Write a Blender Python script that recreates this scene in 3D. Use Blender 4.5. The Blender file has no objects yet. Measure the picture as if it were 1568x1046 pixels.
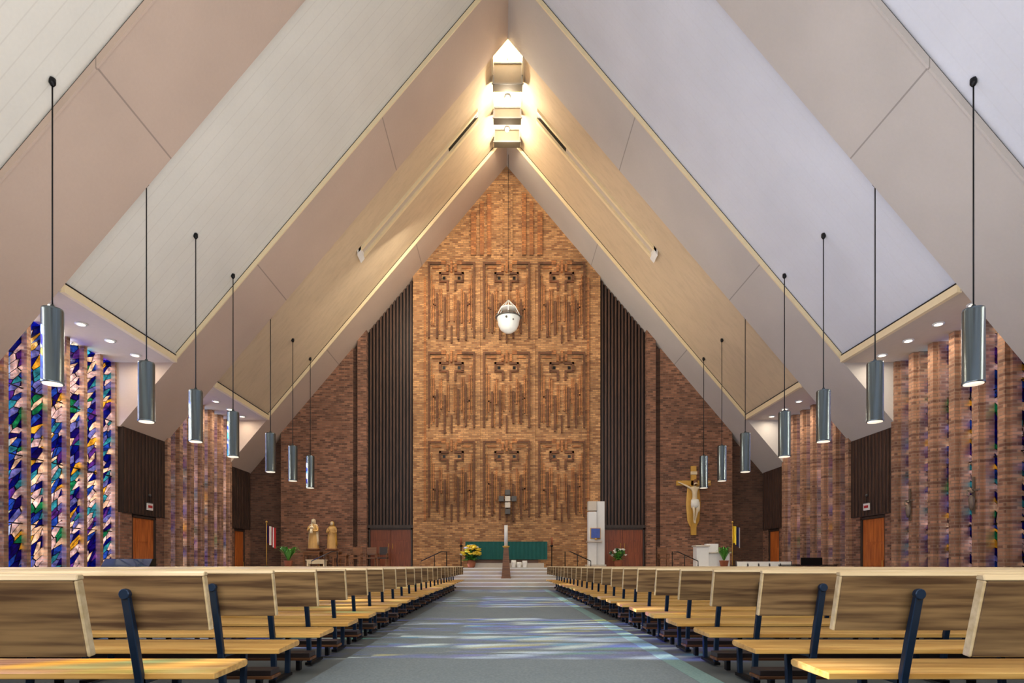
import bpy, math, random
from mathutils import Vector, Matrix
random.seed(7)
S = bpy.context.scene
C = bpy.context.collection

# ------------------------------------------------------------------ helpers
def lin(c):
    return tuple(((v/255)/12.92 if v/255 <= .04045 else ((v/255+.055)/1.055)**2.4) for v in c)+(1.0,)

class NT:
    def __init__(s, name):
        s.m = bpy.data.materials.new(name); s.m.use_nodes = True
        s.t = s.m.node_tree; s.n = s.t.nodes; s.l = s.t.links
        s.b = s.n['Principled BSDF']; s.out = s.n['Material Output']
    def node(s, t, **kw):
        n = s.n.new(t)
        for k, v in kw.items(): setattr(n, k, v)
        return n
    def link(s, a, b): s.l.new(a, b)
    def math(s, op, a, b=None, c=None):
        n = s.node('ShaderNodeMath', operation=op)
        for i, v in enumerate((a, b, c)):
            if v is None: continue
            if isinstance(v, (int, float)): n.inputs[i].default_value = v
            else: s.link(v, n.inputs[i])
        return n.outputs[0]
    def mix(s, fac, a, b, mode='MIX'):
        n = s.node('ShaderNodeMix', data_type='RGBA', blend_type=mode)
        for i, v in ((0, fac), (6, a), (7, b)):
            if isinstance(v, (int, float)): n.inputs[i].default_value = v
            elif isinstance(v, tuple): n.inputs[i].default_value = v
            else: s.link(v, n.inputs[i])
        return n.outputs[2]
    def xyz(s):
        tc = s.node('ShaderNodeTexCoord'); sp = s.node('ShaderNodeSeparateXYZ')
        s.link(tc.outputs['Object'], sp.inputs[0]); return tc.outputs['Object'], sp.outputs
    def noise(s, vec, scale, detail=3, stretch=None):
        if stretch:
            mp = s.node('ShaderNodeMapping'); mp.inputs['Scale'].default_value = stretch
            s.link(vec, mp.inputs[0]); vec = mp.outputs[0]
        n = s.node('ShaderNodeTexNoise'); n.inputs['Scale'].default_value = scale
        n.inputs['Detail'].default_value = detail; s.link(vec, n.inputs['Vector'])
        return n.outputs['Fac']
    def bump(s, h, strength=.2, dist=.01):
        b = s.node('ShaderNodeBump'); b.inputs['Strength'].default_value = strength
        b.inputs['Distance'].default_value = dist
        s.link(h, b.inputs['Height']); s.link(b.outputs[0], s.b.inputs['Normal'])

def plain(name, col, rough=.6, metal=0, var=.12, scale=6):
    t = NT(name); v, _ = t.xyz()
    f = t.noise(v, scale)
    c = lin(col); d = tuple(x*(1-var*2) for x in c[:3])+(1,)
    t.link(t.mix(f, d, c), t.b.inputs['Base Color'])
    t.b.inputs['Roughness'].default_value = rough; t.b.inputs['Metallic'].default_value = metal
    return t.m

def brick(name, c1, c2, mortar, bump=.7):
    t = NT(name); v, o = t.xyz()
    u = t.math('ADD', o[0], o[1])
    cb = t.node('ShaderNodeCombineXYZ'); t.link(u, cb.inputs[0]); t.link(o[2], cb.inputs[1])
    b = t.node('ShaderNodeTexBrick'); t.link(cb.outputs[0], b.inputs['Vector'])
    b.inputs['Scale'].default_value = 1; b.inputs['Brick Width'].default_value = .27
    b.inputs['Row Height'].default_value = .09; b.inputs['Mortar Size'].default_value = .013
    b.inputs['Mortar Smooth'].default_value = .2; b.inputs['Bias'].default_value = 0
    b.inputs['Color1'].default_value = lin(c1); b.inputs['Color2'].default_value = lin(c2)
    b.inputs['Mortar'].default_value = lin(mortar)
    f = t.math('ADD', t.math('MULTIPLY', t.noise(v, .6, 4), .7), t.math('MULTIPLY', t.noise(v, 5, 3), .3))
    r = t.node('ShaderNodeMapRange'); t.link(f, r.inputs[0]); r.inputs[1].default_value = .3; r.inputs[2].default_value = .7; r.inputs[3].default_value = .66; r.inputs[4].default_value = 1.3
    cc = t.node('ShaderNodeCombineColor'); [t.link(r.outputs[0], cc.inputs[i]) for i in range(3)]
    t.link(t.mix(1.0, b.outputs['Color'], cc.outputs[0], 'MULTIPLY'), t.b.inputs['Base Color'])
    t.b.inputs['Roughness'].default_value = .85
    inv = t.math('SUBTRACT', 1.0, b.outputs['Fac']); t.bump(inv, bump, .012)
    return t.m

def wood(name, c1, c2, axis=0, rough=.45, fine=1.0):
    t = NT(name); v, _ = t.xyz()
    oi = t.node('ShaderNodeObjectInfo')
    off = t.node('ShaderNodeCombineXYZ'); [t.link(t.math('MULTIPLY', oi.outputs['Random'], 31.0), off.inputs[i]) for i in range(3)]
    va = t.node('ShaderNodeVectorMath', operation='ADD'); t.link(v, va.inputs[0]); t.link(off.outputs[0], va.inputs[1])
    st = [16*fine, 16*fine, 16*fine]; st[axis] = .9*fine
    f = t.noise(va.outputs[0], 1.6, 8, tuple(st))
    rp = t.node('ShaderNodeValToRGB'); t.link(f, rp.inputs[0])
    rp.color_ramp.elements[0].position = .36; rp.color_ramp.elements[0].color = lin(c1)
    rp.color_ramp.elements[1].position = .62; rp.color_ramp.elements[1].color = lin(c2)
    k = t.math('MULTIPLY_ADD', oi.outputs['Random'], .35, .8)
    cc = t.node('ShaderNodeCombineColor'); [t.link(k, cc.inputs[i]) for i in range(3)]
    t.link(t.mix(1.0, rp.outputs[0], cc.outputs[0], 'MULTIPLY'), t.b.inputs['Base Color'])
    t.b.inputs['Roughness'].default_value = rough
    t.bump(f, .1, .004)
    return t.m

def emit(name, col, st):
    t = NT(name); v, _ = t.xyz()
    t.b.inputs['Base Color'].default_value = lin(col)
    t.b.inputs['Emission Color'].default_value = lin(col); t.b.inputs['Emission Strength'].default_value = st
    return t.m

def ceil_mat(name, col, seams=False, boards=0, stri=0):
    t = NT(name); v, o = t.xyz()
    f = t.noise(v, .5, 5); g = t.noise(v, 14, 4)
    c = lin(col); d = tuple(x*.76 for x in c[:3])+(1,)
    base = t.mix(f, d, c)
    base = t.mix(t.math('MULTIPLY', g, .25), base, tuple(x*.65 for x in c[:3])+(1,))
    if stri:
        q = t.noise(v, 1.5, 5, (1.2, 4, 1.2))
        r = t.node('ShaderNodeMapRange'); t.link(q, r.inputs[0]); r.inputs[1].default_value = .45; r.inputs[2].default_value = .7
        base = t.mix(t.math('MULTIPLY', r.outputs[0], stri), base, tuple(x*.45 for x in c[:3])+(1,))
    if seams:
        ax = t.math('ABSOLUTE', o[0])
        m = None
        for sx in (4.15, 8.25):
            e = t.math('LESS_THAN', t.math('ABSOLUTE', t.math('SUBTRACT', ax, sx)), .012)
            m = e if m is None else t.math('MAXIMUM', m, e)
        base = t.mix(t.math('MULTIPLY', m, .5), base, (.1, .08, .07, 1))
    if boards:
        fr = t.math('FRACT', t.math('MULTIPLY', o[1], 3.0))
        e = t.math('LESS_THAN', fr, .07)
        base = t.mix(t.math('MULTIPLY', e, boards), base, (.25, .2, .16, 1))
    t.link(base, t.b.inputs['Base Color']); t.b.inputs['Roughness'].default_value = .8
    t.bump(g, .25, .012)
    return t.m

class B:
    """mesh builder"""
    def __init__(s): s.v = []; s.f = []; s.m = []; s.s = []; s.mats = []
    def mi(s, m):
        if m not in s.mats: s.mats.append(m)
        return s.mats.index(m)
    def add(s, vs, fs, m, smooth=False):
        o = len(s.v); s.v += [tuple(p) for p in vs]; k = s.mi(m)
        for f in fs: s.f.append([i+o for i in f]); s.m.append(k); s.s.append(smooth)
    def box(s, x0, x1, y0, y1, z0, z1, m):
        x0, x1 = sorted((x0, x1)); y0, y1 = sorted((y0, y1)); z0, z1 = sorted((z0, z1))
        s.add([(x0,y0,z0),(x1,y0,z0),(x1,y1,z0),(x0,y1,z0),(x0,y0,z1),(x1,y0,z1),(x1,y1,z1),(x0,y1,z1)],
              [(0,3,2,1),(4,5,6,7),(0,1,5,4),(1,2,6,5),(2,3,7,6),(3,0,4,7)], m)
    def ext(s, poly, a, b, axis, m):
        """extrude 2-D polygon; axis 'x': poly=(y,z); axis 'y': poly=(x,z)"""
        n = len(poly)
        if axis == 'x': vs = [(a, p, q) for p, q in poly]+[(b, p, q) for p, q in poly]
        elif axis == 'y': vs = [(p, a, q) for p, q in poly]+[(p, b, q) for p, q in poly]
        else: vs = [(p, q, a) for p, q in poly]+[(p, q, b) for p, q in poly]
        fs = [tuple(range(n-1, -1, -1)), tuple(range(n, 2*n))]
        fs += [(i, (i+1) % n, (i+1) % n+n, i+n) for i in range(n)]
        s.add(vs, fs, m)
    def lathe(s, prof, c, m, seg=20, sx=1, sy=1, smooth=True):
        vs = []; fs = []; n = len(prof)
        for r, z in prof:
            for k in range(seg):
                a = 2*math.pi*k/seg
                vs.append((c[0]+r*math.cos(a)*sx, c[1]+r*math.sin(a)*sy, c[2]+z))
        for i in range(n-1):
            for k in range(seg):
                k2 = (k+1) % seg
                fs.append((i*seg+k, i*seg+k2, (i+1)*seg+k2, (i+1)*seg+k))
        fs.append(tuple(range(seg-1, -1, -1))); fs.append(tuple((n-1)*seg+k for k in range(seg)))
        s.add(vs, fs, m, smooth)
    def cyl(s, c, r, z0, z1, m, seg=20, r1=None):
        s.lathe([(r, z0), (r if r1 is None else r1, z1)], (c[0], c[1], 0), m, seg)
    def sph(s, c, r, m, sx=1, sy=1, sz=1, seg=14):
        n = seg//2+1
        s.lathe([(max(.001, r*math.sin(math.pi*i/n)), -r*sz*math.cos(math.pi*i/n)) for i in range(n+1)], c, m, seg, sx, sy)
    def tube(s, pts, r, m, seg=8, r1=None):
        pts = [Vector(p) for p in pts]; n = len(pts); vs = []; fs = []
        for i, p in enumerate(pts):
            d = (pts[min(i+1, n-1)]-pts[max(i-1, 0)]).normalized()
            up = Vector((0, 0, 1)) if abs(d.z) < .9 else Vector((1, 0, 0))
            a = d.cross(up).normalized(); b = d.cross(a).normalized()
            rr = r if r1 is None else r+(r1-r)*i/(n-1)
            for k in range(seg):
                t = 2*math.pi*k/seg; vs.append(p+a*rr*math.cos(t)+b*rr*math.sin(t))
        for i in range(n-1):
            for k in range(seg):
                k2 = (k+1) % seg; fs.append((i*seg+k, i*seg+k2, (i+1)*seg+k2, (i+1)*seg+k))
        fs.append(tuple(range(seg-1, -1, -1))); fs.append(tuple((n-1)*seg+k for k in range(seg)))
        s.add(vs, fs, m, True)
    def mesh(s, name):
        me = bpy.data.meshes.new(name); me.from_pydata(s.v, [], s.f)
        for m in s.mats: me.materials.append(m)
        for i, p in enumerate(me.polygons): p.material_index = s.m[i]; p.use_smooth = s.s[i]
        import bmesh
        bm = bmesh.new(); bm.from_mesh(me); bmesh.ops.recalc_face_normals(bm, faces=bm.faces); bm.to_mesh(me); bm.free()
        me.update(); return me
    def obj(s, name, loc=(0, 0, 0), parent=None, bevel=0):
        o = bpy.data.objects.new(name, s.mesh(name)); C.objects.link(o); o.location = loc
        if parent: o.parent = parent
        if bevel:
            md = o.modifiers.new('b', 'BEVEL'); md.width = bevel; md.segments = 2; md.limit_method = 'ANGLE'
        return o

def empty(name, loc=(0, 0, 0)):
    e = bpy.data.objects.new(name, None); C.objects.link(e); e.location = loc; return e

def skinfig(name, verts, edges, rad, mat, parent=None, loc=(0, 0, 0), sub=2):
    me = bpy.data.meshes.new(name); me.from_pydata(verts, edges, [])
    o = bpy.data.objects.new(name, me); C.objects.link(o); o.location = loc
    if parent: o.parent = parent
    md = o.modifiers.new('skin', 'SKIN'); md.use_smooth_shade = True
    for i, r in enumerate(rad):
        me.skin_vertices[0].data[i].radius = (r, r) if not isinstance(r, tuple) else r
    me.skin_vertices[0].data[0].use_root = True
    sd = o.modifiers.new('sub', 'SUBSURF'); sd.levels = sub; sd.render_levels = sub
    me.materials.append(mat); return o

# ------------------------------------------------------------------ materials
M_brickC = brick('brick_orange_lit', (198, 148, 96), (126, 82, 50), (140, 110, 80))  # centre brick: part of its orange is warm light put into the colour
M_brickC2 = brick('brick_orange_relief', (184, 120, 68), (128, 76, 42), (128, 92, 60))
M_brickD2 = brick('brick_relief_shade', (118, 72, 44), (86, 52, 32), (94, 68, 48))  # darker brick paints the shading of the relief bars
M_brickS = brick('brick_brown', (156, 108, 82), (88, 58, 44), (122, 96, 78))
M_brickD = brick('brick_deep_brown', (106, 72, 56), (70, 46, 36), (90, 70, 56))
M_brickL = brick('brick_tan_fin', (182, 134, 102), (112, 76, 58), (144, 116, 94))
M_ribL = ceil_mat('plaster_rib_warm_lit', (198, 176, 158), seams=True)  # left ribs: warm light of this side tinted into the plaster colour
M_ribR = ceil_mat('plaster_rib_cool_lit', (194, 187, 180), seams=True)  # right ribs: cooler tint carries daylight from the left windows
M_infL = ceil_mat('ceiling_board_warm_lit', (226, 223, 211), boards=.14)  # left boards: base colour includes the warmer light on this side
M_infR = ceil_mat('ceiling_board_cool_lit', (214, 217, 225), boards=.04)  # right boards: bluish window light put into the base colour
M_inf2 = ceil_mat('ceiling_plaster_warm_lit', (212, 190, 158), stri=.2)  # last bay: warm lighting worked into the tan base colour
M_cream = plain('painted_cream_trim', (226, 208, 168), .5, var=.05)
M_white = plain('white_plaster', (226, 226, 222), .7, var=.05)
M_soff = plain('soffit_plaster', (196, 182, 164), .8, var=.06)
M_beam = plain('skylight_beam_brown', (84, 74, 58), .8, var=.1)
M_dark = wood('dark_walnut_slat', (52, 34, 25), (78, 52, 38), 2, .55)
M_darkpan = wood('dark_panel', (42, 32, 27), (60, 46, 38), 2, .5)
M_door = wood('door_wood', (158, 78, 30), (200, 112, 48), 2, .4)
M_doorF = wood('front_door_wood', (104, 50, 28), (136, 70, 38), 2, .4)
M_black = plain('black_metal_and_shade', (24, 24, 26), .4, .6)  # also colours flat parts that stand for shadow
M_steel = plain('navy_steel', (30, 50, 74), .35, .5, var=.05)
M_pend = plain('pendant_blue_grey_metal', (112, 126, 134), .26, .9, var=.04)
M_pewB = wood('pew_back_wood', (80, 58, 38), (142, 114, 76), 0, .42)
M_pewT = wood('pew_edge_pale_wood', (192, 168, 122), (218, 196, 152), 0, .4)
M_seat = wood('pew_seat_oak', (196, 146, 72), (228, 184, 104), 0, .38)
M_knee = plain('kneeler_vinyl', (52, 40, 38), .5)
M_green = plain('green_altar_cloth', (8, 88, 80), .8)
M_stone = plain('pale_stone', (200, 190, 174), .6, var=.08)
M_stoneD = plain('grey_stone', (78, 74, 70), .6)
M_bronze = plain('bronze_relief', (120, 104, 88), .5, .3)
M_gold = plain('gilded_oak', (206, 160, 70), .4, .2)
M_ivory = plain('ivory_paint', (226, 208, 172), .5)
M_robe = plain('robe_gold_tan', (190, 148, 84), .6)
M_brown = wood('furniture_brown', (92, 56, 30), (130, 84, 46), 0, .45)
M_leaf = plain('leaf_green', (80, 150, 44), .6, var=.2, scale=20)
M_leafD = plain('leaf_dark', (36, 84, 32), .6, var=.2, scale=20)
M_yel = plain('yellow_petal', (244, 210, 50), .6)
M_wht = plain('white_petal', (240, 238, 226), .6)
M_terra = plain('terracotta', (150, 84, 52), .8)
M_blue = plain('icon_blue', (70, 100, 190), .5, var=.25, scale=12)
M_red = plain('red_cloth', (180, 34, 36), .8)
M_navy = plain('navy_cloth', (28, 36, 90), .8)
M_lampglow = emit('lamp_glow', (255, 240, 216), .7)
M_down = emit('downlight_glow', (255, 238, 210), 2)
M_globe = plain('milk_glass', (226, 232, 230), .25, var=.04)
M_sign = plain('sign_white', (225, 222, 215), .5, var=.02)

t = NT('carpet_blue_grey'); v, o = t.xyz()
f = t.noise(v, 45, 4); g = t.noise(v, 1.2, 3)
a = t.mix(f, lin((86, 98, 102)), lin((150, 162, 162)))
a = t.mix(t.math('MULTIPLY', g, .35), a, lin((108, 126, 132)))
t.link(a, t.b.inputs['Base Color']); t.b.inputs['Roughness'].default_value = .95; t.bump(f, .4, .01)
M_carpet = t.m
t = NT('carpet_border_teal'); v, o = t.xyz(); f = t.noise(v, 45, 4)
t.link(t.mix(f, lin((100, 132, 128)), lin((150, 182, 174))), t.b.inputs['Base Color']); t.b.inputs['Roughness'].default_value = .95
M_teal = t.m
M_floor = plain('floor_grey_tile', (112, 120, 118), .6, var=.15, scale=3)

# stained glass : slanted streaks of pale, blue and violet slab glass
t = NT('stained_glass'); v, o = t.xyz()
ca = t.math('ADD', t.math('MULTIPLY', o[1], 1.9), t.math('MULTIPLY', o[2], .7))
cbm = t.math('SUBTRACT', t.math('MULTIPLY', o[2], 4.6), t.math('MULTIPLY', o[1], 4.2))
cb = t.node('ShaderNodeCombineXYZ'); t.link(ca, cb.inputs[0]); t.link(cbm, cb.inputs[1])
vo = t.node('ShaderNodeTexVoronoi', voronoi_dimensions='2D', feature='F1'); t.link(cb.outputs[0], vo.inputs['Vector']); vo.inputs['Scale'].default_value = 1.15
ve = t.node('ShaderNodeTexVoronoi', voronoi_dimensions='2D', feature='DISTANCE_TO_EDGE'); t.link(cb.outputs[0], ve.inputs['Vector']); ve.inputs['Scale'].default_value = 1.15
sc = t.node('ShaderNodeSeparateColor'); t.link(vo.outputs['Color'], sc.inputs[0])
rp = t.node('ShaderNodeValToRGB'); rp.color_ramp.interpolation = 'CONSTANT'; t.link(sc.outputs[0], rp.inputs[0])
els = [(0, (44, 70, 190)), (.14, (90, 140, 230)), (.25, (74, 64, 176)), (.34, (160, 176, 242)), (.43, (236, 236, 250)),
       (.62, (146, 116, 210)), (.69, (110, 200, 226)), (.77, (248, 246, 240)), (.90, (80, 186, 160)), (.94, (236, 218, 130))]
cr = rp.color_ramp
cr.elements[0].position = 0; cr.elements[0].color = lin(els[0][1])
cr.elements[1].position = els[1][0]; cr.elements[1].color = lin(els[1][1])
for p, c in els[2:]:
    e = cr.elements.new(p); e.color = lin(c)
nz = t.noise(v, 5, 3)
rr = t.node('ShaderNodeMapRange'); t.link(nz, rr.inputs[0]); rr.inputs[1].default_value = .3; rr.inputs[2].default_value = .7; rr.inputs[3].default_value = .55; rr.inputs[4].default_value = 1.1
cc = t.node('ShaderNodeCombineColor'); [t.link(rr.outputs[0], cc.inputs[i]) for i in range(3)]
col = t.mix(1.0, rp.outputs[0], cc.outputs[0], 'MULTIPLY')
ed = t.math('LESS_THAN', ve.outputs['Distance'], .03)
col = t.mix(ed, col, (.01, .01, .02, 1))
tr = t.node('ShaderNodeBsdfTransparent'); t.link(col, tr.inputs[0])
gl = t.node('ShaderNodeBsdfGlossy'); gl.inputs['Roughness'].default_value = .15; gl.inputs['Color'].default_value = (.3, .3, .35, 1)
ms = t.node('ShaderNodeMixShader'); ms.inputs[0].default_value = .05
t.link(tr.outputs[0], ms.inputs[1]); t.link(gl.outputs[0], ms.inputs[2]); t.link(ms.outputs[0], t.out.inputs[0])
M_glass = t.m

# ------------------------------------------------------------------ dimensions
ZA, SL = 20.62, 1.18
def zc(x): return ZA-SL*abs(x)
YW = 29.25
XP = 12.75
XE = 10.9
ribs = [(-3.52, -.94), (4.08, 6.66), (11.68, 14.28), (19.28, 21.9), (26.88, YW)]
bays = [(-.94, 4.08), (6.66, 11.68), (14.28, 19.28), (21.9, 26.88)]

# ------------------------------------------------------------------ floor
b = B(); b.box(-13.6, 13.6, -4, YW+.5, -.2, 0, M_floor); b.obj('floor')
b = B(); b.box(-1.86, 1.66, -3.4, 24.24, .001, .015, M_carpet)
b.box(1.46, 1.66, -3.4, 24.24, .0155, .018, M_teal)
b.obj('aisle_carpet')
b = B()
b.box(-12.5, 12.5, 26.05, 29.2, 0, .9, M_stone)
for i in range(6):
    b.box(-2.35, 2.25, 24.3+.3*i, 26.06, .15*i, .15*(i+1)-.04, M_soff)
    b.box(-2.37, 2.27, 24.26+.3*i, 26.06, .15*(i+1)-.04, .15*(i+1), M_white)
b.obj('sanctuary_platform')

# ------------------------------------------------------------------ ceiling
b = B()
for s in (-1, 1):
    rib = M_ribL if s < 0 else M_ribR; inf = M_infL if s < 0 else M_infR
    for k, (y0, y1) in enumerate(ribs):
        b.ext([(0, ZA), (s*XE, zc(XE)), (s*XE, zc(XE)+.3), (0, ZA+.3)], y0, y1, 'y', rib)
        b.ext([(s*XE, zc(XE)), (s*XP, zc(XP)), (s*13.4, zc(XP)), (s*13.4, 8.06), (s*XE, 8.06)], y0, y1, 'y', rib)
    for k, (y0, y1) in enumerate(bays):
        x0 = .55 if k == 3 else 0
        m = M_inf2 if k == 3 else inf
        b.ext([(s*x0, zc(x0)+.22), (s*(XE+.1), zc(XE+.1)+.22), (s*(XE+.1), zc(XE+.1)+.34), (s*x0, zc(x0)+.34)], y0-.01, y1+.01, 'y', m)
        b.box(s*(XE+.02), s*13.4, y0-.01, y1+.01, 7.66, 7.76, M_soff)
b.obj('ceiling')
n = 1
for k, (y0, y1) in enumerate(ribs[1:]):
    b = B()
    for s in (-1, 1):
        mm = M_cream if k >= 2 else (M_ribL if s < 0 else M_ribR)
        b.ext([(0, ZA-.03), (s*XE, zc(XE)-.03), (s*XE, zc(XE)+.17), (0, ZA+.17)], y0-.05, y0, 'y', mm)
        b.ext([(0, ZA+.17), (s*XE, zc(XE)+.17), (s*XE, zc(XE)+.225), (0, ZA+.225)], y0-.03, y0, 'y', M_black)  # black strip painted in for the shadow gap above the fascia
    b.obj('trim_%d' % n); n += 1
for (y0, y1) in bays:
    b = B()
    for s in (-1, 1):
        b.box(s*(XE-.06), s*(XE+.06), y0+.0, y1-.06, 7.64, 7.84, M_cream)
        b.box(s*(XE-.03), s*(XE+.06), y0+.0, y1-.06, 7.84, 7.9, M_black)
    b.obj('trim_%d' % n); n += 1
# ridge skylight
b = B()
y0, y1 = bays[3]
for s in (-1, 1):
    b.box(s*.55, s*.63, y0, y1, 20.1, 21.5, M_cream)
b.box(-.6, .6, y0-.05, y0, 20.6, 21.5, M_cream); b.box(-.6, .6, y1, y1+.05, 20.6, 21.5, M_cream)
M_sky = emit('skylight_diffuser', (255, 228, 184), 1.0)
b.box(-.6, .6, y0, y1, 21.4, 21.46, M_sky)
for yy, za, zb in ((22.9, 19.73, 20.6), (24.6, 19.7, 20.2), (26.2, 19.86, 20.47)):
    b.box(-.58, .58, yy, yy+.35, za, zb, M_beam)
    b.box(-.62, .62, yy-.03, yy, za, za+.06, M_stoneD); b.box(-.62, .62, yy-.03, yy, zb-.06, zb, M_stoneD)
    for xx in (-.56, .56): b.box(xx-.03, xx+.03, yy-.02, yy, za, zb, M_stoneD)
b.obj('ridge_skylight')
M_hot = emit('bulb_hot', (255, 240, 220), 12)
for yy, zz in ((23.65, 19.85), (25.5, 19.95)):
    b = B(); b.tube([(0, yy, 21.39), (0, yy, zz+.2)], .015, M_stoneD, 6)
    b.lathe([(.02, .25), (.06, .2), (.13, .05), (.14, 0)], (0, yy, zz), M_stoneD, 14); b.sph((0, yy, zz-.03), .09, M_hot)
    o = b.obj('ridge_spotlight')
    L = bpy.data.lights.new('ridge_bulb', 'POINT'); L.energy = 150; L.color = (1, .84, .62); L.shadow_soft_size = .1
    lo = bpy.data.objects.new('bulb', L); C.objects.link(lo); lo.parent = o; lo.location = (0, yy, zz-.3)
# light slots
for s in (-1, 1):
    b = B()
    def slab(xa, xb, ya, yb, d0, d1, m):
        b.ext([(s*xa, zc(xa)+.22-d0), (s*xb, zc(xb)+.22-d0), (s*xb, zc(xb)+.22-d1), (s*xa, zc(xa)+.22-d1)], ya, yb, 'y', m)
    slab(1.2, 6.0, 23.68, 23.8, -.02, .14, M_cream)
    slab(1.2, 6.0, 24.15, 24.3, -.02, .16, M_cream)
    slab(1.2, 2.4, 23.8, 24.15, -.02, .015, M_black)  # flat black slab stands for the shade inside the open slot
    slab(2.4, 6.0, 23.8, 24.15, -.02, .03, M_soff)
    slab(5.9, 6.05, 23.68, 24.3, -.02, .2, M_white)
    b.obj('ceiling_light_slot')

# ------------------------------------------------------------------ front wall
def gable(b, x0, x1, y0, y1, z0, m, off=.1):
    if x0 < 0 < x1:
        p = [(x0, z0), (x1, z0), (x1, zc(x1)+off), (0, ZA+off), (x0, zc(x0)+off)]
    else:
        p = [(x0, z0), (x1, z0), (x1, zc(x1)+off), (x0, zc(x0)+off)]
    b.ext(p, y0, y1, 'y', m)
b = B()
gable(b, -13, 13, YW, YW+.4, 0, M_brickD)
gable(b, -4.6, 4.6, 28.85, YW, .9, M_brickC, .0)
for s in (-1, 1):
    a_, c_ = sorted((s*6.85, s*7.3)); gable(b, a_, c_, 28.75, YW, .9, M_brickS, 0)
    a_, c_ = sorted((s*7.55, s*11.1)); gable(b, a_, c_, 28.9, YW, .9, M_brickS, 0)
    a_, c_ = sorted((s*7.3, s*7.55)); gable(b, a_, c_, 29.05, YW, .9, M_brickD, 0)
    b.box(s*4.6, s*6.85, 28.95, YW, 2.85, 3.0, M_darkpan)
    a_, c_ = sorted((s*4.6, s*6.85)); gable(b, a_, c_, 29.15, YW, 2.9, M_black, 0)
    x = 4.68
    while x < 6.8:
        a_, c_ = sorted((s*x, s*(x+.085))); gable(b, a_, c_, 29.0, 29.15, 2.95, M_dark, -.02); x += .165
Y0 = 28.85
def rb(x0, x1, z0, z1, d, m): b.box(x0, x1, Y0-d, Y0+.02, z0, z1, m)
R, D = M_brickC2, M_brickD2
for ri, zt in enumerate((15.85, 11.45, 7.1)):
    for cx in (-2.7, 0, 2.7):
        for s in (-1, 1):
            rb(cx+s*.5, cx+s*1.15, zt-.1, zt, .12, D)
            rb(cx+s*.5, cx+s*.95, zt-.3, zt-.22, .1, R)
            rb(cx+s*.28, cx+s*.5, zt-.1, zt+.1, .08, R)
            rb(cx+s*.14, cx+s*.26, zt-.44, zt-.1, .12, R)
            rb(cx+s*.14, cx+s*.6, zt-.60, zt-.5, .12, D)
            rb(cx+s*.5, cx+s*.6, zt-.92, zt-.5, .12, D)
            rb(cx+s*.14, cx+s*.6, zt-.98, zt-.9, .12, D)
            rb(cx+s*.14, cx+s*.24, zt-1.4, zt-.98, .12, D)
            rb(cx+s*.3, cx+s*.44, zt-.82, zt-.68, .02, M_black)  # black squares paint the darkness of holes in the relief
            rb(cx+s*1.06, cx+s*1.15, zt-3.7, zt-.1, .12, D)
            rb(cx+s*.84, cx+s*.91, zt-random.uniform(2.9, 3.5), zt-1.1, .1, R)
            rb(cx+s*.95, cx+s*1.0, zt-random.uniform(3.0, 3.6), zt-.6, .08, R)
            rb(cx+s*.66, cx+s*.75, zt-random.uniform(3.4, 3.9), zt-random.uniform(1.5, 2.0), .14, D)
            rb(cx+s*.57, cx+s*.62, zt-random.uniform(3.2, 3.8), zt-random.uniform(1.2, 1.6), .08, R)
            rb(cx+s*.46, cx+s*.53, zt-random.uniform(2.4, 3.0), zt-1.3, .1, R)
            rb(cx+s*.28, cx+s*.38, zt-random.uniform(3.5, 4.0), zt-random.uniform(1.7, 2.2), .14, D)
            rb(cx+s*.2, cx+s*.24, zt-random.uniform(3.0, 3.6), zt-1.6, .08, R)
            rb(cx+s*.10, cx+s*.16, zt-2.9, zt-1.6, .1, R)
            z = zt-2.0-random.uniform(0, .4)
            rb(cx+s*.66, cx+s*.91, z-.08, z, .1, D)
        rb(cx-.05, cx+.05, zt-.5, zt+.05, .18, R)
        rb(cx-.04, cx+.04, zt-3.95, zt-3.1, .12, D)
for x0, x1, za, zb in ((-1.75, -1.5, 16.2, 18.3), (-1.3, -1.12, 16.2, 18.8), (-.95, -.75, 16.2, 19.2), (.75, .95, 16.2, 19.2),
                     (1.12, 1.3, 16.2, 18.8), (1.5, 1.75, 16.2, 18.3), (-.3, -.2, 16.2, 19.6), (.2, .3, 16.2, 19.6)):
    rb(x0, x1, za, zb, .12, R if abs(x0) > .5 else M_brickC)
for s in (-1, 1):
    rb(s*1.3, s*1.4, 3.2, 15.6, .06, M_brickC)
    rb(s*3.95, s*4.05, 3.2, 15.1, .08, M_brickC2)
b.obj('wall_front')

def door(name, x0, x1, y, z0, z1, m, axis='y', dirn=-1):
    b = B(); w = x1-x0
    nl = 2 if w > 1.6 else 1
    b.box(x0, x0+.07, -.1, .02, z0, z1, M_darkpan); b.box(x1-.07, x1, -.1, .02, z0, z1, M_darkpan)
    b.box(x0, x1, -.1, .02, z1-.07, z1, M_darkpan)
    lw = (w-.14)/nl
    for i in range(nl):
        a = x0+.07+i*lw
        b.box(a+.008, a+lw-.008, -.05, .02, z0+.01, z1-.08, m)
        for j in range(3):
            b.box(a+lw*.16, a+lw*.84, -.062, -.05, z0+.15+j*(z1-z0)*.31, z0+.05+(j+1)*(z1-z0)*.31, m)
        hx = a+lw-.1 if i == 0 else a+.1
        b.tube([(hx, -.055, z0+.9), (hx, -.11, z0+.93), (hx, -.11, z0+1.17), (hx, -.055, z0+1.2)], .012, M_gold)
    return b
door('d', -6.8, -4.65, 0, .9, 2.85, M_doorF).obj('door_1', (0, 29.1, 0))
door('d', 4.65, 6.8, 0, .9, 2.85, M_doorF).obj('door_2', (0, 29.1, 0))

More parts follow.
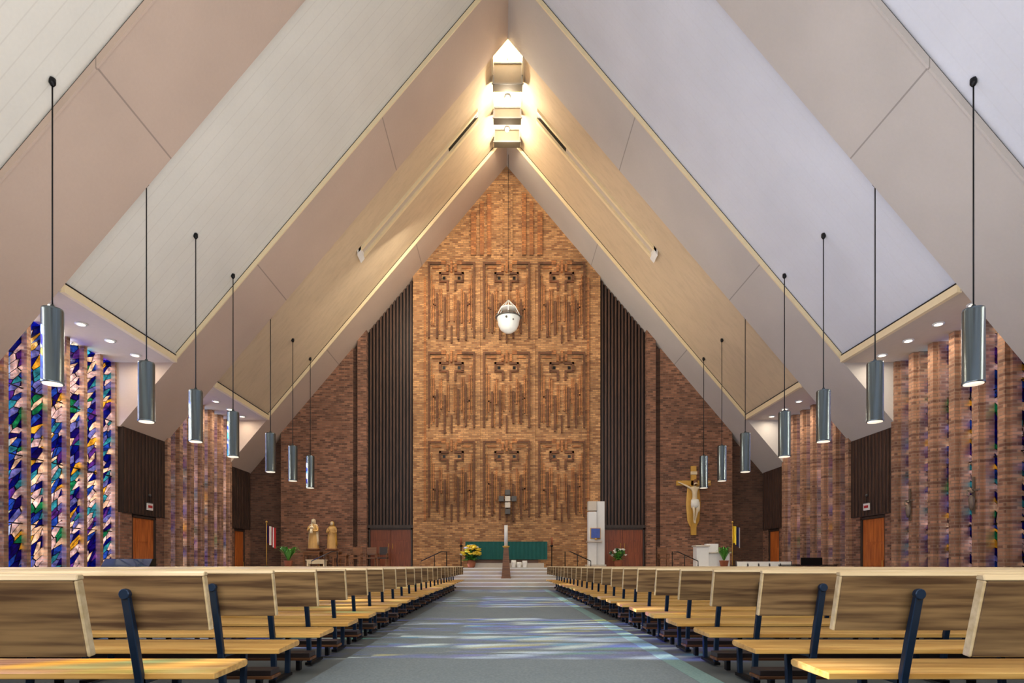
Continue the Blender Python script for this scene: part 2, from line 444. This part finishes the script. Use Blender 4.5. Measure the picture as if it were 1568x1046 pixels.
# ------------------------------------------------------------------ side walls
wn = 1; dn = 3
for s, nm in ((-1, 'left'), (1, 'right')):
    b = B()
    for (y0, y1) in ribs:
        b.box(s*12.9, s*13.4, y0, y1, 0, zc(XP)+.05, M_brickS if s < 0 else M_brickL)
        b.box(s*12.72, s*12.9, y0+.1, y1-.1, 2.75, zc(XP)+.02, M_darkpan)
        for k in range(12):
            yy = y0+.16+k*(y1-y0-.3)/12
            b.box(s*12.69, s*12.72, yy, yy+.07, 2.78, zc(XP), M_dark)
        b.box(s*12.75, s*12.9, y0, y0+.62, 0, 2.75, M_brickS)
        b.box(s*12.75, s*12.9, y1-.6, y1, 0, 2.75, M_brickS)
    for bi, (y0, y1) in enumerate(bays):
        b.box(s*12.98, s*13.4, y0, y1, 0, .35, M_brickS)
        if s < 0 and bi < 3:      # slim fins, open glass
            npz = 7; p = (y1-y0)/npz
            for i in range(npz+1):
                yy = y0+i*p
                b.box(s*12.86, s*13.3, yy-.07, yy+.07, 0, 7.66, M_brickL)
        else:                      # stepped brick piers
            npz = 6; p = (y1-y0)/npz
            for i in range(npz+1):
                yy = y0+i*p
                b.box(s*12.76, s*13.3, yy-.18, yy+.18, 0, 7.66, M_brickL)
                b.box(s*12.62, s*12.76, yy-.11, yy+.11, 0, 7.66, M_brickL)
    b.obj('wall_'+nm)
    for (y0, y1) in bays:
        b = B(); b.box(s*13.0, s*13.015, y0+.05, y1-.05, .35, 7.68, M_glass)
        for zz in (2.1, 3.9, 5.7): b.box(s*12.97, s*13.0, y0+.05, y1-.05, zz, zz+.03, M_black)
        b.obj('window_%d' % wn); wn += 1
    for (y0, y1) in ribs:
        w = y1-y0
        o = door('d', -w/2+.62, w/2-.6, 0, 0, 2.72, M_door).obj('door_%d' % dn, (s*12.86, (y0+y1)/2, 0)); dn += 1
        o.rotation_euler = (0, 0, math.pi/2 if s < 0 else -math.pi/2)
        if y0 > 10 and y0 < 25:
            b = B(); b.box(-.02, .02, -.16, .16, 0, .24, M_sign); b.box(-.03, .03, -.18, .18, .24, .27, M_stoneD); b.box(-.025, .025, -.12, .12, .08, .17, M_red)
            b.tube([(0, 0, .27), (0, 0, .5)], .012, M_black)
            b.sph((0, 0, .53), .05, M_stoneD)
            b.obj('exit_sign', (s*12.64, y0+1.45, 2.95))
b = B(); gable(b, -13.4, 13.4, -3.9, -3.5, 0, M_brickS); b.obj('wall_rear')

b = B()
for s in (-1, 1):
    for (y0, y1) in bays:
        for i in range(4):
            yy = y0+.7+i*1.2
            b.lathe([(.15, 0), (.15, .03), (.11, .03)], (s*11.8, yy, 7.632), M_white, 16)
            b.cyl((s*11.8, yy), .1, 7.625, 7.632, M_down, 16)
b.obj('soffit_downlights')

# ------------------------------------------------------------------ pendants
def pend_mesh(ztop):
    b = B(); R = .185
    b.lathe([(R, 0), (R+.006, .0), (R+.006, .03), (R, .035), (R, 1.40), (R-.01, 1.44), (.05, 1.47), (.03, 1.52)], (0, 0, 4.5), M_pend, 28)
    b.cyl((0, 0), R-.02, 4.49, 4.502, M_lampglow, 24)
    b.tube([(0, 0, 6.0), (0, 0, ztop)], .014, M_black, 6)
    b.lathe([(.03, -.12), (.06, -.07), (.06, .02)], (0, 0, ztop), M_black, 12)
    return b
py = [11.32, 14.31, 16.61, 18.91, 21.96, 24.3, 26.5]
for s in (-1, 1):
    for y in py:
        onrib = any(a-.05 <= y <= c for a, c in ribs)
        o = pend_mesh(zc(8.87)+(0 if onrib else .2)).obj('pendant_lamp', (s*8.87, y, 0))
        L = bpy.data.lights.new('pendant_bulb', 'SPOT'); L.energy = 120; L.spot_size = 2.0; L.spot_blend = .7; L.color = (1, .9, .74); L.shadow_soft_size = .12
        lo = bpy.data.objects.new('bulb', L); C.objects.link(lo); lo.parent = o; lo.location = (0, 0, 4.4)

# ------------------------------------------------------------------ pews
def pew_mesh(sg):
    b = B(); L = 8.7
    def X(x): return sg*x
    sec = [(-.06, .945), (-.024, .95), (.046, .665), (.010, .66)]
    b.ext(sec, X(.012), X(L), 'x', M_pewB)
    b.ext(sec, X(0), X(.012), 'x', M_pewT)
    b.ext([(-.064, .945), (-.058, .968), (-.026, .97), (-.020, .95)], X(-.002), X(L), 'x', M_pewT)
    b.ext([(.05, .395), (.05, .43), (.44, .445), (.46, .435), (.46, .41), (.44, .40)], X(0), X(L), 'x', M_seat)
    for px in (.37, 1.95, 3.55, 5.15, 6.75, 8.3):
        b.ext([(-.088, .85), (-.062, .86), (.008, .62), (.06, .40), (.085, .2), (.1, .02), (.06, .02), (.045, .2), (.025, .40), (-.03, .62)], X(px), X(px+.042), 'x', M_steel)
        cx = px+.021
        seg = 12
        vs = [(X(cx+.028*math.cos(2*math.pi*k/seg)), -.094, .855+.028*math.sin(2*math.pi*k/seg)) for k in range(seg)]
        vs += [(q[0], -.062, q[2]) for q in vs[:seg]]
        b.add(vs, [tuple(range(seg)), tuple(range(2*seg-1, seg-1, -1))]+[(k, (k+1) % seg, (k+1) % seg+seg, k+seg) for k in range(seg)], M_steel)
        b.box(X(px-.01), X(px+.052), .03, .42, .016, .045, M_black)
        b.ext([(.36, .04), (.40, .04), (.42, .40), (.38, .40)], X(px), X(px+.042), 'x', M_steel)
        b.box(X(px), X(px+.042), .04, .42, .37, .40, M_steel)
        b.box(X(px), X(px+.04), -.26, .08, .09, .12, M_steel)
        b.box(X(px), X(px+.04), -.26, -.2, .016, .1, M_black)
    b.box(X(.25), X(L-.1), -.33, -.15, .12, .145, M_brown)
    b.box(X(.26), X(L-.11), -.325, -.155, .145, .19, M_knee)
    return b.mesh('pew')
for sg, xx in ((-1, -1.73), (1, 1.53)):
    me = pew_mesh(sg)
    for i in range(-2, 24):
        o = bpy.data.objects.new('pew', me); C.objects.link(o); o.location = (xx, 2.17+.9*i, 0)
        md = o.modifiers.new('b', 'BEVEL'); md.width = .004; md.segments = 1; md.limit_method = 'ANGLE'

# ------------------------------------------------------------------ sanctuary furnishings
P = .9
b = B()   # altar
b.box(-1.75, 1.7, 26.95, 27.75, P, 1.12, M_stone)
b.box(-1.5, 1.45, 27.1, 27.6, 1.12, 1.95, M_brown)
b.box(-1.88, 1.83, 26.9, 27.8, 1.95, 2.08, M_green)
nf = 40
pts = [(-1.9+3.75*k/nf, 26.86+(.03 if k % 2 else 0)) for k in range(nf+1)]
b.ext(pts+[(1.85, 26.93), (-1.9, 26.93)], 1.28, 2.09, 'z', M_green)
b.box(-1.88, 1.83, 26.87, 27.82, 2.08, 2.1, M_green)
b.obj('altar')
b = B()
for x, h in ((.3, .34), (.55, .26), (.8, .32)):
    b.lathe([(.1, 0), (.13, .03), (.08, .06), (.12, h*.6), (.11, h)], (x, 26.5, P), M_wht, 12)
b.obj('offertory_vessels')
b = B()
b.box(-.26, .16, 24.93, 25.15, .45, .5, M_brown)
b.ext([(-.24, .5), (.14, .5), (.05, 1.75), (-.15, 1.75)], 24.96, 25.12, 'y', M_brown)
b.lathe([(.09, 1.75), (.15, 1.8), (.15, 1.84), (.06, 1.84)], (-.05, 25.04, 0), M_gold, 16)
b.cyl((-.05, 25.04), .075, 1.84, 2.72, M_wht, 16)
b.tube([(-.05, 25.04, 2.72), (-.05, 25.04, 2.78)], .008, M_black)
b.obj('paschal_candle')
for x in (-2.12, 2.08):
    b = B(); b.lathe([(.16, 0), (.16, .03), (.03, .07), (.022, .1), (.022, .95), (.07, 1.0), (.07, 1.04)], (0, 0, 0), M_black, 16)
    b.cyl((0, 0), .045, 1.04, 1.4, M_terra, 12); b.tube([(0, 0, 1.4), (0, 0, 1.44)], .006, M_black)
    b.obj('candle_stand', (x, 27.2, P))
def bouquet(name, loc, r, mats, n, vase=M_terra, h=.35, ps=1.0):
    b = B(); b.lathe([(.12, 0), (.16, .05), (.2, h*.6), (.17, h), (.15, h)], (0, 0, 0), vase, 14)
    for i in range(n):
        a = random.uniform(0, 6.28); e = random.uniform(-.25, 1.4); q = r*random.uniform(.75, 1.05)
        p = (q*math.cos(a)*math.cos(e), q*math.sin(a)*math.cos(e), h+r*.65+q*.8*math.sin(e))
        b.tube([(0, 0, h), p], .008, M_leafD, 4)
        mt = random.choice(mats)
        b.lathe([(.01*ps, -.03), (.05*ps, 0), (.075*ps, .035), (.05*ps, .05), (.02, .045)], p, mt, 8)
    for i in range(n):
        a = random.uniform(0, 6.28); q = r*random.uniform(.6, 1.15); z = h+random.uniform(-.05, r)
        c, d = math.cos(a), math.sin(a)
        b.add([(0, 0, h), (q*.5*c-d*.05, q*.5*d+c*.05, z+.06), (q*c, q*d, z), (q*.5*c+d*.05, q*.5*d-c*.05, z+.06)], [(0, 1, 2, 3)], M_leaf)
    return b.obj(name, loc)
bouquet('flower_arrangement', (-1.6, 26.3, P), .44, [M_yel, M_yel, M_yel, M_yel, M_wht], 90, ps=1.5)
bouquet('potted_lily', (5.2, 27.4, P), .38, [M_wht, M_leaf, M_leafD], 40)
def palm(name, loc, r, h, n=26):
    b = B(); b.lathe([(.14, 0), (.2, .3), (.22, .32), (.19, .33)], (0, 0, 0), M_terra, 16)
    for i in range(n):
        a = 2*math.pi*i/n+random.uniform(-.2, .2); q = r*random.uniform(.6, 1.1); hh = h*random.uniform(.7, 1.1)
        c, d = math.cos(a), math.sin(a); L = []; R = []
        for k in range(7):
            u = k/6; x = q*u; z = .3+hh*math.sin(u*2.2)*.8; w = .06*math.sin(math.pi*min(1, u+.12))+.004
            L.append((x*c-d*w, x*d+c*w, z)); R.append((x*c+d*w, x*d-c*w, z))
        b.add(L+R, [(k, k+1, k+8, k+7) for k in range(6)], M_leaf)
    return b.obj(name, loc)
palm('potted_palm', (-10.0, 26.9, P), .6, .8, 40)
palm('potted_fern', (9.75, 26.4, P), .4, .75)
b = B()
b.box(4.28, 4.65, 27.9, 28.3, P, 4.05, M_white)
b.box(3.86, 4.26, 27.8, 28.2, P, 3.55, M_white)
b.box(3.86, 4.26, 27.82, 28.2, 3.6, 4.05, M_stone)
b.box(3.78, 4.7, 27.75, 28.35, P, 1.05, M_stone)
b.box(3.82, 4.5, 27.7, 28.2, 2.1, 2.18, M_stone)
b.box(3.98, 4.4, 27.72, 27.9, 2.3, 2.75, M_blue)
b.box(3.95, 4.43, 27.75, 27.9, 2.27, 2.78, M_gold)
b.tube([(4.2, 27.7, 2.2), (4.2, 27.7, 2.3)], .05, M_gold)
b.obj('tabernacle_shrine', bevel=.01)
b = B()
for dx, dz, m in ((0, 0, M_stone), (-.31, 0, M_stoneD), (.31, 0, M_stoneD), (0, .31, M_stoneD), (0, -.31, M_stone), (0, -.62, M_stoneD)):
    b.box(.05+dx-.13, .05+dx+.13, 28.55, 28.7, 4.25+dz-.13, 4.25+dz+.13, m)
b.box(.03, .07, 28.68, 28.8, 3.5, 4.6, M_black); b.box(-.35, .45, 28.68, 28.8, 4.23, 4.27, M_black)
b.obj('stone_cross', bevel=.015)
b = B(); c = (.08, 27.9, 0)
b.lathe([(.01, 12.03), (.2, 12.07), (.38, 12.2), (.49, 12.42), (.53, 12.68), (.55, 12.7), (.55, 12.78), (.5, 12.8)], c, M_globe, 28)
b.lathe([(.6, 12.74), (.62, 12.76), (.6, 12.79)], c, M_stoneD, 28)
for k in range(12):
    a = k*math.pi/6; b.sph((c[0]+.6*math.cos(a), c[1]+.6*math.sin(a), 12.83), .035, M_stoneD, seg=8)
b.sph((c[0]-.1, c[1]-.52, 12.6), .05, M_stoneD, seg=8); b.sph((c[0]+.22, c[1]-.47, 12.5), .04, M_stoneD, seg=8)
b.lathe([(.1, 12.8), (.12, 12.95), (.05, 13.05)], c, M_red, 14)
for k in range(6):
    a = k*math.pi/3+.5
    b.tube([(c[0]+.6*math.cos(a), c[1]+.6*math.sin(a), 12.78), (c[0]+.38*math.cos(a), c[1]+.38*math.sin(a), 13.2), (c[0], c[1], 13.6)], .02, M_globe, 6)
b.lathe([(.33, 13.16), (.4, 13.18), (.33, 13.24)], c, M_globe, 20)
b.tube([(c[0], c[1], 13.55), (c[0], c[1], 20.5)], .012, M_black, 6)
b.obj('sanctuary_lamp')

# crucifix
e = empty('crucifix', (9.15, 28.76, 0))
b = B()
b.box(-.13, .13, -.02, .08, 2.5, 5.87, M_gold); b.box(-.84, .84, -.02, .08, 4.92, 5.16, M_gold)
b.lathe([(.02, 2.6), (.3, 3.2), (.36, 4.0), (.3, 4.8), (.02, 5.3)], (0, .05, 0), M_gold, 20, 1, .12)
b.box(-.16, .16, -.06, -.02, 5.45, 5.6, M_ivory)
b.obj('cross', parent=e, bevel=.008)
vs = [(0, -.16, 4.15), (0, -.17, 4.42), (0, -.15, 4.72), (0, -.16, 4.85), (.03, -.2, 4.98), (.03, -.19, 5.1),
      (.2, -.14, 4.78), (.46, -.1, 4.93), (.7, -.07, 5.04), (.79, -.07, 5.08),
      (-.2, -.14, 4.78), (-.46, -.1, 4.93), (-.7, -.07, 5.04), (-.79, -.07, 5.08),
      (.1, -.17, 4.05), (.09, -.3, 3.65), (.03, -.14, 3.2), (.02, -.2, 3.05),
      (-.1, -.17, 4.05), (-.07, -.3, 3.65), (-.03, -.14, 3.2), (-.02, -.2, 3.05)]
ed = [(0, 1), (1, 2), (2, 3), (3, 4), (4, 5), (2, 6), (6, 7), (7, 8), (8, 9), (2, 10), (10, 11), (11, 12), (12, 13),
      (0, 14), (14, 15), (15, 16), (16, 17), (0, 18), (18, 19), (19, 20), (20, 21)]
ra = [.13, .115, .14, .05, .095, .07, .06, .042, .03, .035, .06, .042, .03, .035, .085, .062, .036, .035, .085, .062, .036, .035]
skinfig('corpus', vs, ed, ra, M_ivory, e)
b = B(); b.lathe([(.17, 3.8), (.2, 3.95), (.19, 4.15), (.17, 4.22)], (0, -.2, 0), M_wht, 16, 1, .75)
b.lathe([(.02, 3.62), (.05, 3.75), (.04, 4.1)], (.17, -.25, 0), M_wht, 8); b.obj('loincloth', parent=e)
b = B(); b.lathe([(.02, 5.2), (.1, 5.14), (.11, 5.05), (.09, 4.95), (.05, 4.9)], (.03, -.17, 0), M_brown, 12); b.obj('hair', parent=e)

def statue(name, loc, h, robe, mantle, child, face=1):
    e = empty(name, loc); k = h/1.6
    b = B()
    def ring(prof, m, sx, sy, cx=0, cy=0, folds=0, seg=32):
        vs = []; fs = []
        for r, z in prof:
            for i in range(seg):
                a = 2*math.pi*i/seg; rr = r*(1+folds*math.sin(a*9)*(1-z/1.6))
                vs.append(((cx+rr*math.cos(a)*sx)*k, (cy+rr*math.sin(a)*sy)*k, z*k))
        for j in range(len(prof)-1):
            for i in range(seg):
                i2 = (i+1) % seg; fs.append((j*seg+i, j*seg+i2, (j+1)*seg+i2, (j+1)*seg+i))
        fs.append(tuple(range(seg-1, -1, -1))); fs.append(tuple((len(prof)-1)*seg+i for i in range(seg)))
        b.add(vs, fs, m, True)
    ring([(.28, 0), (.27, .05), (.24, .4), (.2, .8), (.19, 1.0), (.22, 1.2), (.19, 1.3), (.07, 1.36), (.06, 1.42)], robe, 1, .8, folds=.09)
    ring([(.27, .25), (.26, .5), (.24, .9), (.25, 1.2), (.2, 1.33), (.08, 1.38)], mantle, 1.04, .72, 0, .05, folds=.08)
    b.lathe([(.32, -.08), (.32, -.02), (.28, 0)], (0, 0, .08*k), M_brown, 20)
    b.sph((0, -.03*k, 1.5*k), .1*k, M_ivory, .85, .95, 1.2)
    b.lathe([(.02, -.02), (.02, .03), (.004, .05)], (0, -.125*k, 1.48*k), M_ivory, 6)
    ring([(.14, 1.36), (.125, 1.5), (.11, 1.6), (.03, 1.64)], mantle, .95, .8, 0, .04)
    b.obj('robe', parent=e)
    v = [(0, .0, 1.25), (.2, -.02, 1.24), (.27, -.08, 1.0), (.12, -.26, .98), (.06, -.28, 1.0), (-.2, -.02, 1.24), (-.27, -.08, 1.0), (-.12, -.25, 1.06), (-.05, -.28, 1.1)]
    skinfig('arms', [(a*k, c*k, d*k) for a, c, d in v], [(0, 1), (1, 2), (2, 3), (3, 4), (0, 5), (5, 6), (6, 7), (7, 8)],
            [.1*k, .075*k, .06*k, .045*k, .03*k, .075*k, .06*k, .045*k, .03*k], robe, e)
    if child:
        v = [(.02, -.3, 1.06), (.02, -.3, 1.2), (.02, -.3, 1.27), (.02, -.31, 1.36), (.1, -.33, 1.18), (.16, -.36, 1.12), (-.06, -.33, 1.18), (-.1, -.38, 1.16), (.05, -.38, 1.0), (.06, -.38, .85), (-.02, -.38, 1.0), (-.02, -.38, .86)]
        skinfig('child', [(a*k, c*k, d*k) for a, c, d in v], [(0, 1), (1, 2), (2, 3), (1, 4), (4, 5), (1, 6), (6, 7), (0, 8), (8, 9), (0, 10), (10, 11)],
                [.065*k, .06*k, .03*k, .06*k, .03*k, .022*k, .03*k, .022*k, .035*k, .025*k, .035*k, .025*k], M_ivory, e)
    return e
statue('mary_statue', (-9.25, 28.1, 1.75), 1.45, M_robe, M_ivory, True)
statue('joseph_statue', (-8.4, 28.25, 1.75), 1.35, M_robe, M_gold, False)
def table(name, x, y, w, d, h, m=M_brown):
    b = B(); b.box(-w/2, w/2, -d/2, d/2, h-.05, h, m)
    for sx in (-1, 1):
        for sy in (-1, 1): b.box(sx*(w/2-.04), sx*(w/2-.1), sy*(d/2-.04), sy*(d/2-.1), 0, h-.05, m)
    b.box(-w/2+.1, w/2-.1, -d/2+.05, d/2-.05, h-.17, h-.05, m); b.box(-w/2+.08, w/2-.08, -d/2+.06, d/2-.06, .18, .21, m)
    return b.obj(name, (x, y, P))
table('statue_table', -9.25, 28.1, .85, .7, .77); table('statue_table', -8.35, 28.25, .75, .6, .77)
table('side_table', -7.75, 27.4, .7, .5, .6); table('credence_table', -8.8, 27.2, .9, .4, .38, M_ivory)
def chair(name, x, y, z, m, seat, rot=0, s=1):
    b = B()
    for sx in (-1, 1):
        b.box(sx*.22, sx*.18, -.22, -.18, 0, .44, m); b.ext([(.17, 0), (.22, 0), (.21, .45), (.28, .98), (.24, .98), (.17, .45)], sx*.22, sx*.18, 'x', m)
        b.box(sx*.25, sx*.2, -.24, .2, .62, .66, m); b.box(sx*.24, sx*.2, -.23, -.19, .44, .62, m)
    b.box(-.23, .23, -.23, .21, .42, .48, seat); b.ext([(.2, .6), (.24, .6), (.27, .96), (.235, .96)], -.19, .19, 'x', seat)
    o = b.obj(name, (x, y, z), bevel=.006); o.rotation_euler = (0, 0, rot); o.scale = (s, s, s); return o
chair('presider_chair', -7.0, 27.4, P, M_brown, M_brown, 0); chair('presider_chair', -6.35, 27.5, P, M_brown, M_brown, .1)
chair('presider_chair', -5.75, 27.2, P, M_brown, M_knee, 0); chair('presider_chair', 7.3, 27.4, P, M_brown, M_brown, 0)
for i in range(5):
    chair('choir_chair', 9.95+.46*i, 24.6, .0, M_stoneD, M_wht, 0, 1.22)
b = B()
b.box(8.55, 9.1, 26.5, 27.0, P, 1.85, M_white); b.box(9.1, 10.2, 26.9, 27.3, P, 1.6, M_white); b.box(8.5, 9.15, 26.45, 27.05, 1.85, 1.92, M_stone)
b.box(9.15, 9.7, 26.95, 27.25, 1.6, 2.0, M_white); b.box(9.05, 10.25, 26.85, 27.35, 1.56, 1.62, M_stone)
b.obj('baptismal_font', bevel=.01)
def flag(name, x, y, cols, w=.45):
    b = B(); b.lathe([(.16, 0), (.16, .04), (.04, .1)], (0, 0, 0), M_black, 16); b.tube([(0, 0, .05), (0, 0, 2.1)], .02, M_gold); b.sph((0, 0, 2.14), .05, M_gold)
    for ci, m in enumerate(cols):
        pts = []
        for k in range(3):
            u = (ci*2+k)/(2*len(cols)); pts.append((.02+w*u, .06*math.sin(u*14)))
        zt = 1.98; zb = .85+.3*(1-ci/len(cols))
        vs = [(p, q, zt-.3*p) for p, q in pts]+[(p, q, zb) for p, q in pts]
        b.add(vs, [(0, 1, 4, 3), (1, 2, 5, 4)], m)
    return b.obj(name, (x, y, P))
flag('american_flag', -11.2, 27.4, [M_navy, M_red, M_wht, M_red, M_wht, M_red], .4)
flag('vatican_flag', 10.6, 27.6, [M_yel, M_yel, M_navy, M_wht], .35)
for x, d in ((-2.7, -1), (2.6, 1), (7.4, 1), (-7.6, -1)):
    b = B()
    b.tube([(0, 0, .9), (0, 0, 1.62), (d*.25, 0, 1.62), (d*1.15, 0, 1.2), (d*1.15, 0, .9)], .022, M_black)
    b.tube([(d*.55, 0, .9), (d*.55, 0, 1.48)], .018, M_black)
    b.obj('handrail', (x, 26.3, 0))
b = B()
b.box(-.7, .7, -.3, .3, .75, .95, M_black); b.ext([(-.1, .95), (.28, .95), (.28, 1.2), (.1, 1.2)], -.7, .7, 'x', M_black)
for sx in (-1, 1): b.box(sx*.7, sx*.62, -.3, .3, 0, .95, M_black)
b.box(-.62, .62, .2, .28, .1, .75, M_black); b.box(-.6, .6, -.3, -.12, .95, .965, M_wht)
b.obj('keyboard_organ', (-11.2, 17.2, 0))
b = B()
pl = [(-.75, -.7), (.75, -.7), (.75, .1), (.55, .7), (.2, .95), (-.2, 1.1), (-.6, 1.0), (-.75, .7)]
b.ext(pl, .7, 1.0, 'z', M_black); b.ext([(x*1.02, y*1.02) for x, y in pl], 1.01, 1.04, 'z', M_black)
for p in ((-.6, -.5), (.6, -.5), (-.3, .8)): b.lathe([(.07, .06), (.05, .3), (.08, .7)], (p[0], p[1], 0), M_black, 10); b.sph((p[0], p[1], .04), .04, M_gold)
b.box(-.6, .6, -.9, -.7, .72, .78, M_black); b.box(-.58, .58, -.88, -.72, .78, .8, M_wht); b.box(-.4, .4, -.35, -.32, 1.04, 1.3, M_black)
b.obj('grand_piano', (11.4, 22.4, 0))
for s, y in ((1, 15.95), (1, 18.45)):
    b = B(); b.box(-.02, .02, -.03, .03, -.5, .5, M_bronze); b.box(-.02, .02, -.2, .2, .12, .17, M_bronze)
    b.sph((-s*.05, .0, .1), .05, M_bronze); b.lathe([(.03, 0), (.06, .1), (.08, .3), (.03, .42)], (-s*.05, 0, -.4), M_bronze, 10)
    b.tube([(-s*.06, 0, -.02), (-s*.07, .12, .02), (-s*.03, .18, .14)], .02, M_bronze, 6)
    b.obj('station_of_the_cross_relief', (s*12.58, y, 2.9))

# ------------------------------------------------------------------ lights
def area(name, loc, rot, sx, sy, power, col=(1, 1, 1)):
    L = bpy.data.lights.new(name, 'AREA'); L.shape = 'RECTANGLE'; L.size = sx; L.size_y = sy; L.energy = power; L.color = col
    o = bpy.data.objects.new(name, L); C.objects.link(o); o.location = loc; o.rotation_euler = rot; return o
H = math.pi/2
area('rear_fill_light', (0, -3.2, 7), (H, 0, 0), 16, 9, 1400, (1, .98, .96))  # added fill from behind the camera; no window in the rear wall
area('nave_ceiling_fill', (0, 9, 2.6), (math.pi, 0, 0), 14, 18, 1050, (.97, .98, 1))  # unseen floating lamp, added to brighten the ceiling evenly
aim = (Vector((0, 29, 8.5))-Vector((-3.5, 23.6, 14.5))).to_track_quat('-Z', 'Y').to_euler()
area('front_wall_wash', (-3.5, 23.6, 14.5), aim, 3, 3, 330, (1, .88, .7))  # unseen lamp added to light the front wall and shadow its reliefs
area('front_wall_fill', (0, 23.8, 8), (H, 0, 0), 10, 6, 150, (1, .9, .76))
area('sanctuary_ceiling_fill', (0, 24.3, 9), (math.pi, 0, 0), 12, 4.5, 150, (1, .84, .64))  # added warm lamp without a fixture, brightens the last bay's ceiling
area('skylight_daylight', (0, 24.4, 21.3), (0, 0, 0), .9, 4.6, 500, (1, .91, .76))
for i, (y0, y1) in enumerate(bays):
    area('daylight_left', (-14.6, (y0+y1)/2, 4.2), (0, -H, 0), 8, 5.4, 2100, (.94, .96, 1))
    area('daylight_right', (14.6, (y0+y1)/2, 4.2), (0, H, 0), 8, 5.4, 800, (.94, .94, 1))
    if i > 0:   # the soffit cans
        for s in (-1, 1):
            area('soffit_cans', (s*11.9, (y0+y1)/2, 7.6), (0, 0, 0), .2, 4.4, 80, (1, .88, .7))
L = bpy.data.lights.new('sun', 'SUN'); L.energy = 16; L.angle = .008; L.color = (1, .97, .93)
o = bpy.data.objects.new('sun', L); C.objects.link(o)
o.rotation_euler = Vector((1, -.04, -.47)).to_track_quat('-Z', 'Y').to_euler()

W = bpy.data.worlds.new('world'); S.world = W; W.use_nodes = True
bg = W.node_tree.nodes['Background']; bg.inputs[0].default_value = (.75, .86, 1, 1); bg.inputs[1].default_value = 1.0

# ------------------------------------------------------------------ camera
cd = bpy.data.cameras.new('camera'); cam = bpy.data.objects.new('camera', cd); C.objects.link(cam)
cam.location = (-.2, 0, 1.0); cam.rotation_euler = (H, 0, 0)
cd.sensor_width = 36; cd.lens = 36*900/1568; cd.shift_x = .00925; cd.shift_y = .2188; cd.clip_end = 200
S.camera = cam
S.view_settings.view_transform = 'Standard'
S.view_settings.exposure = .3
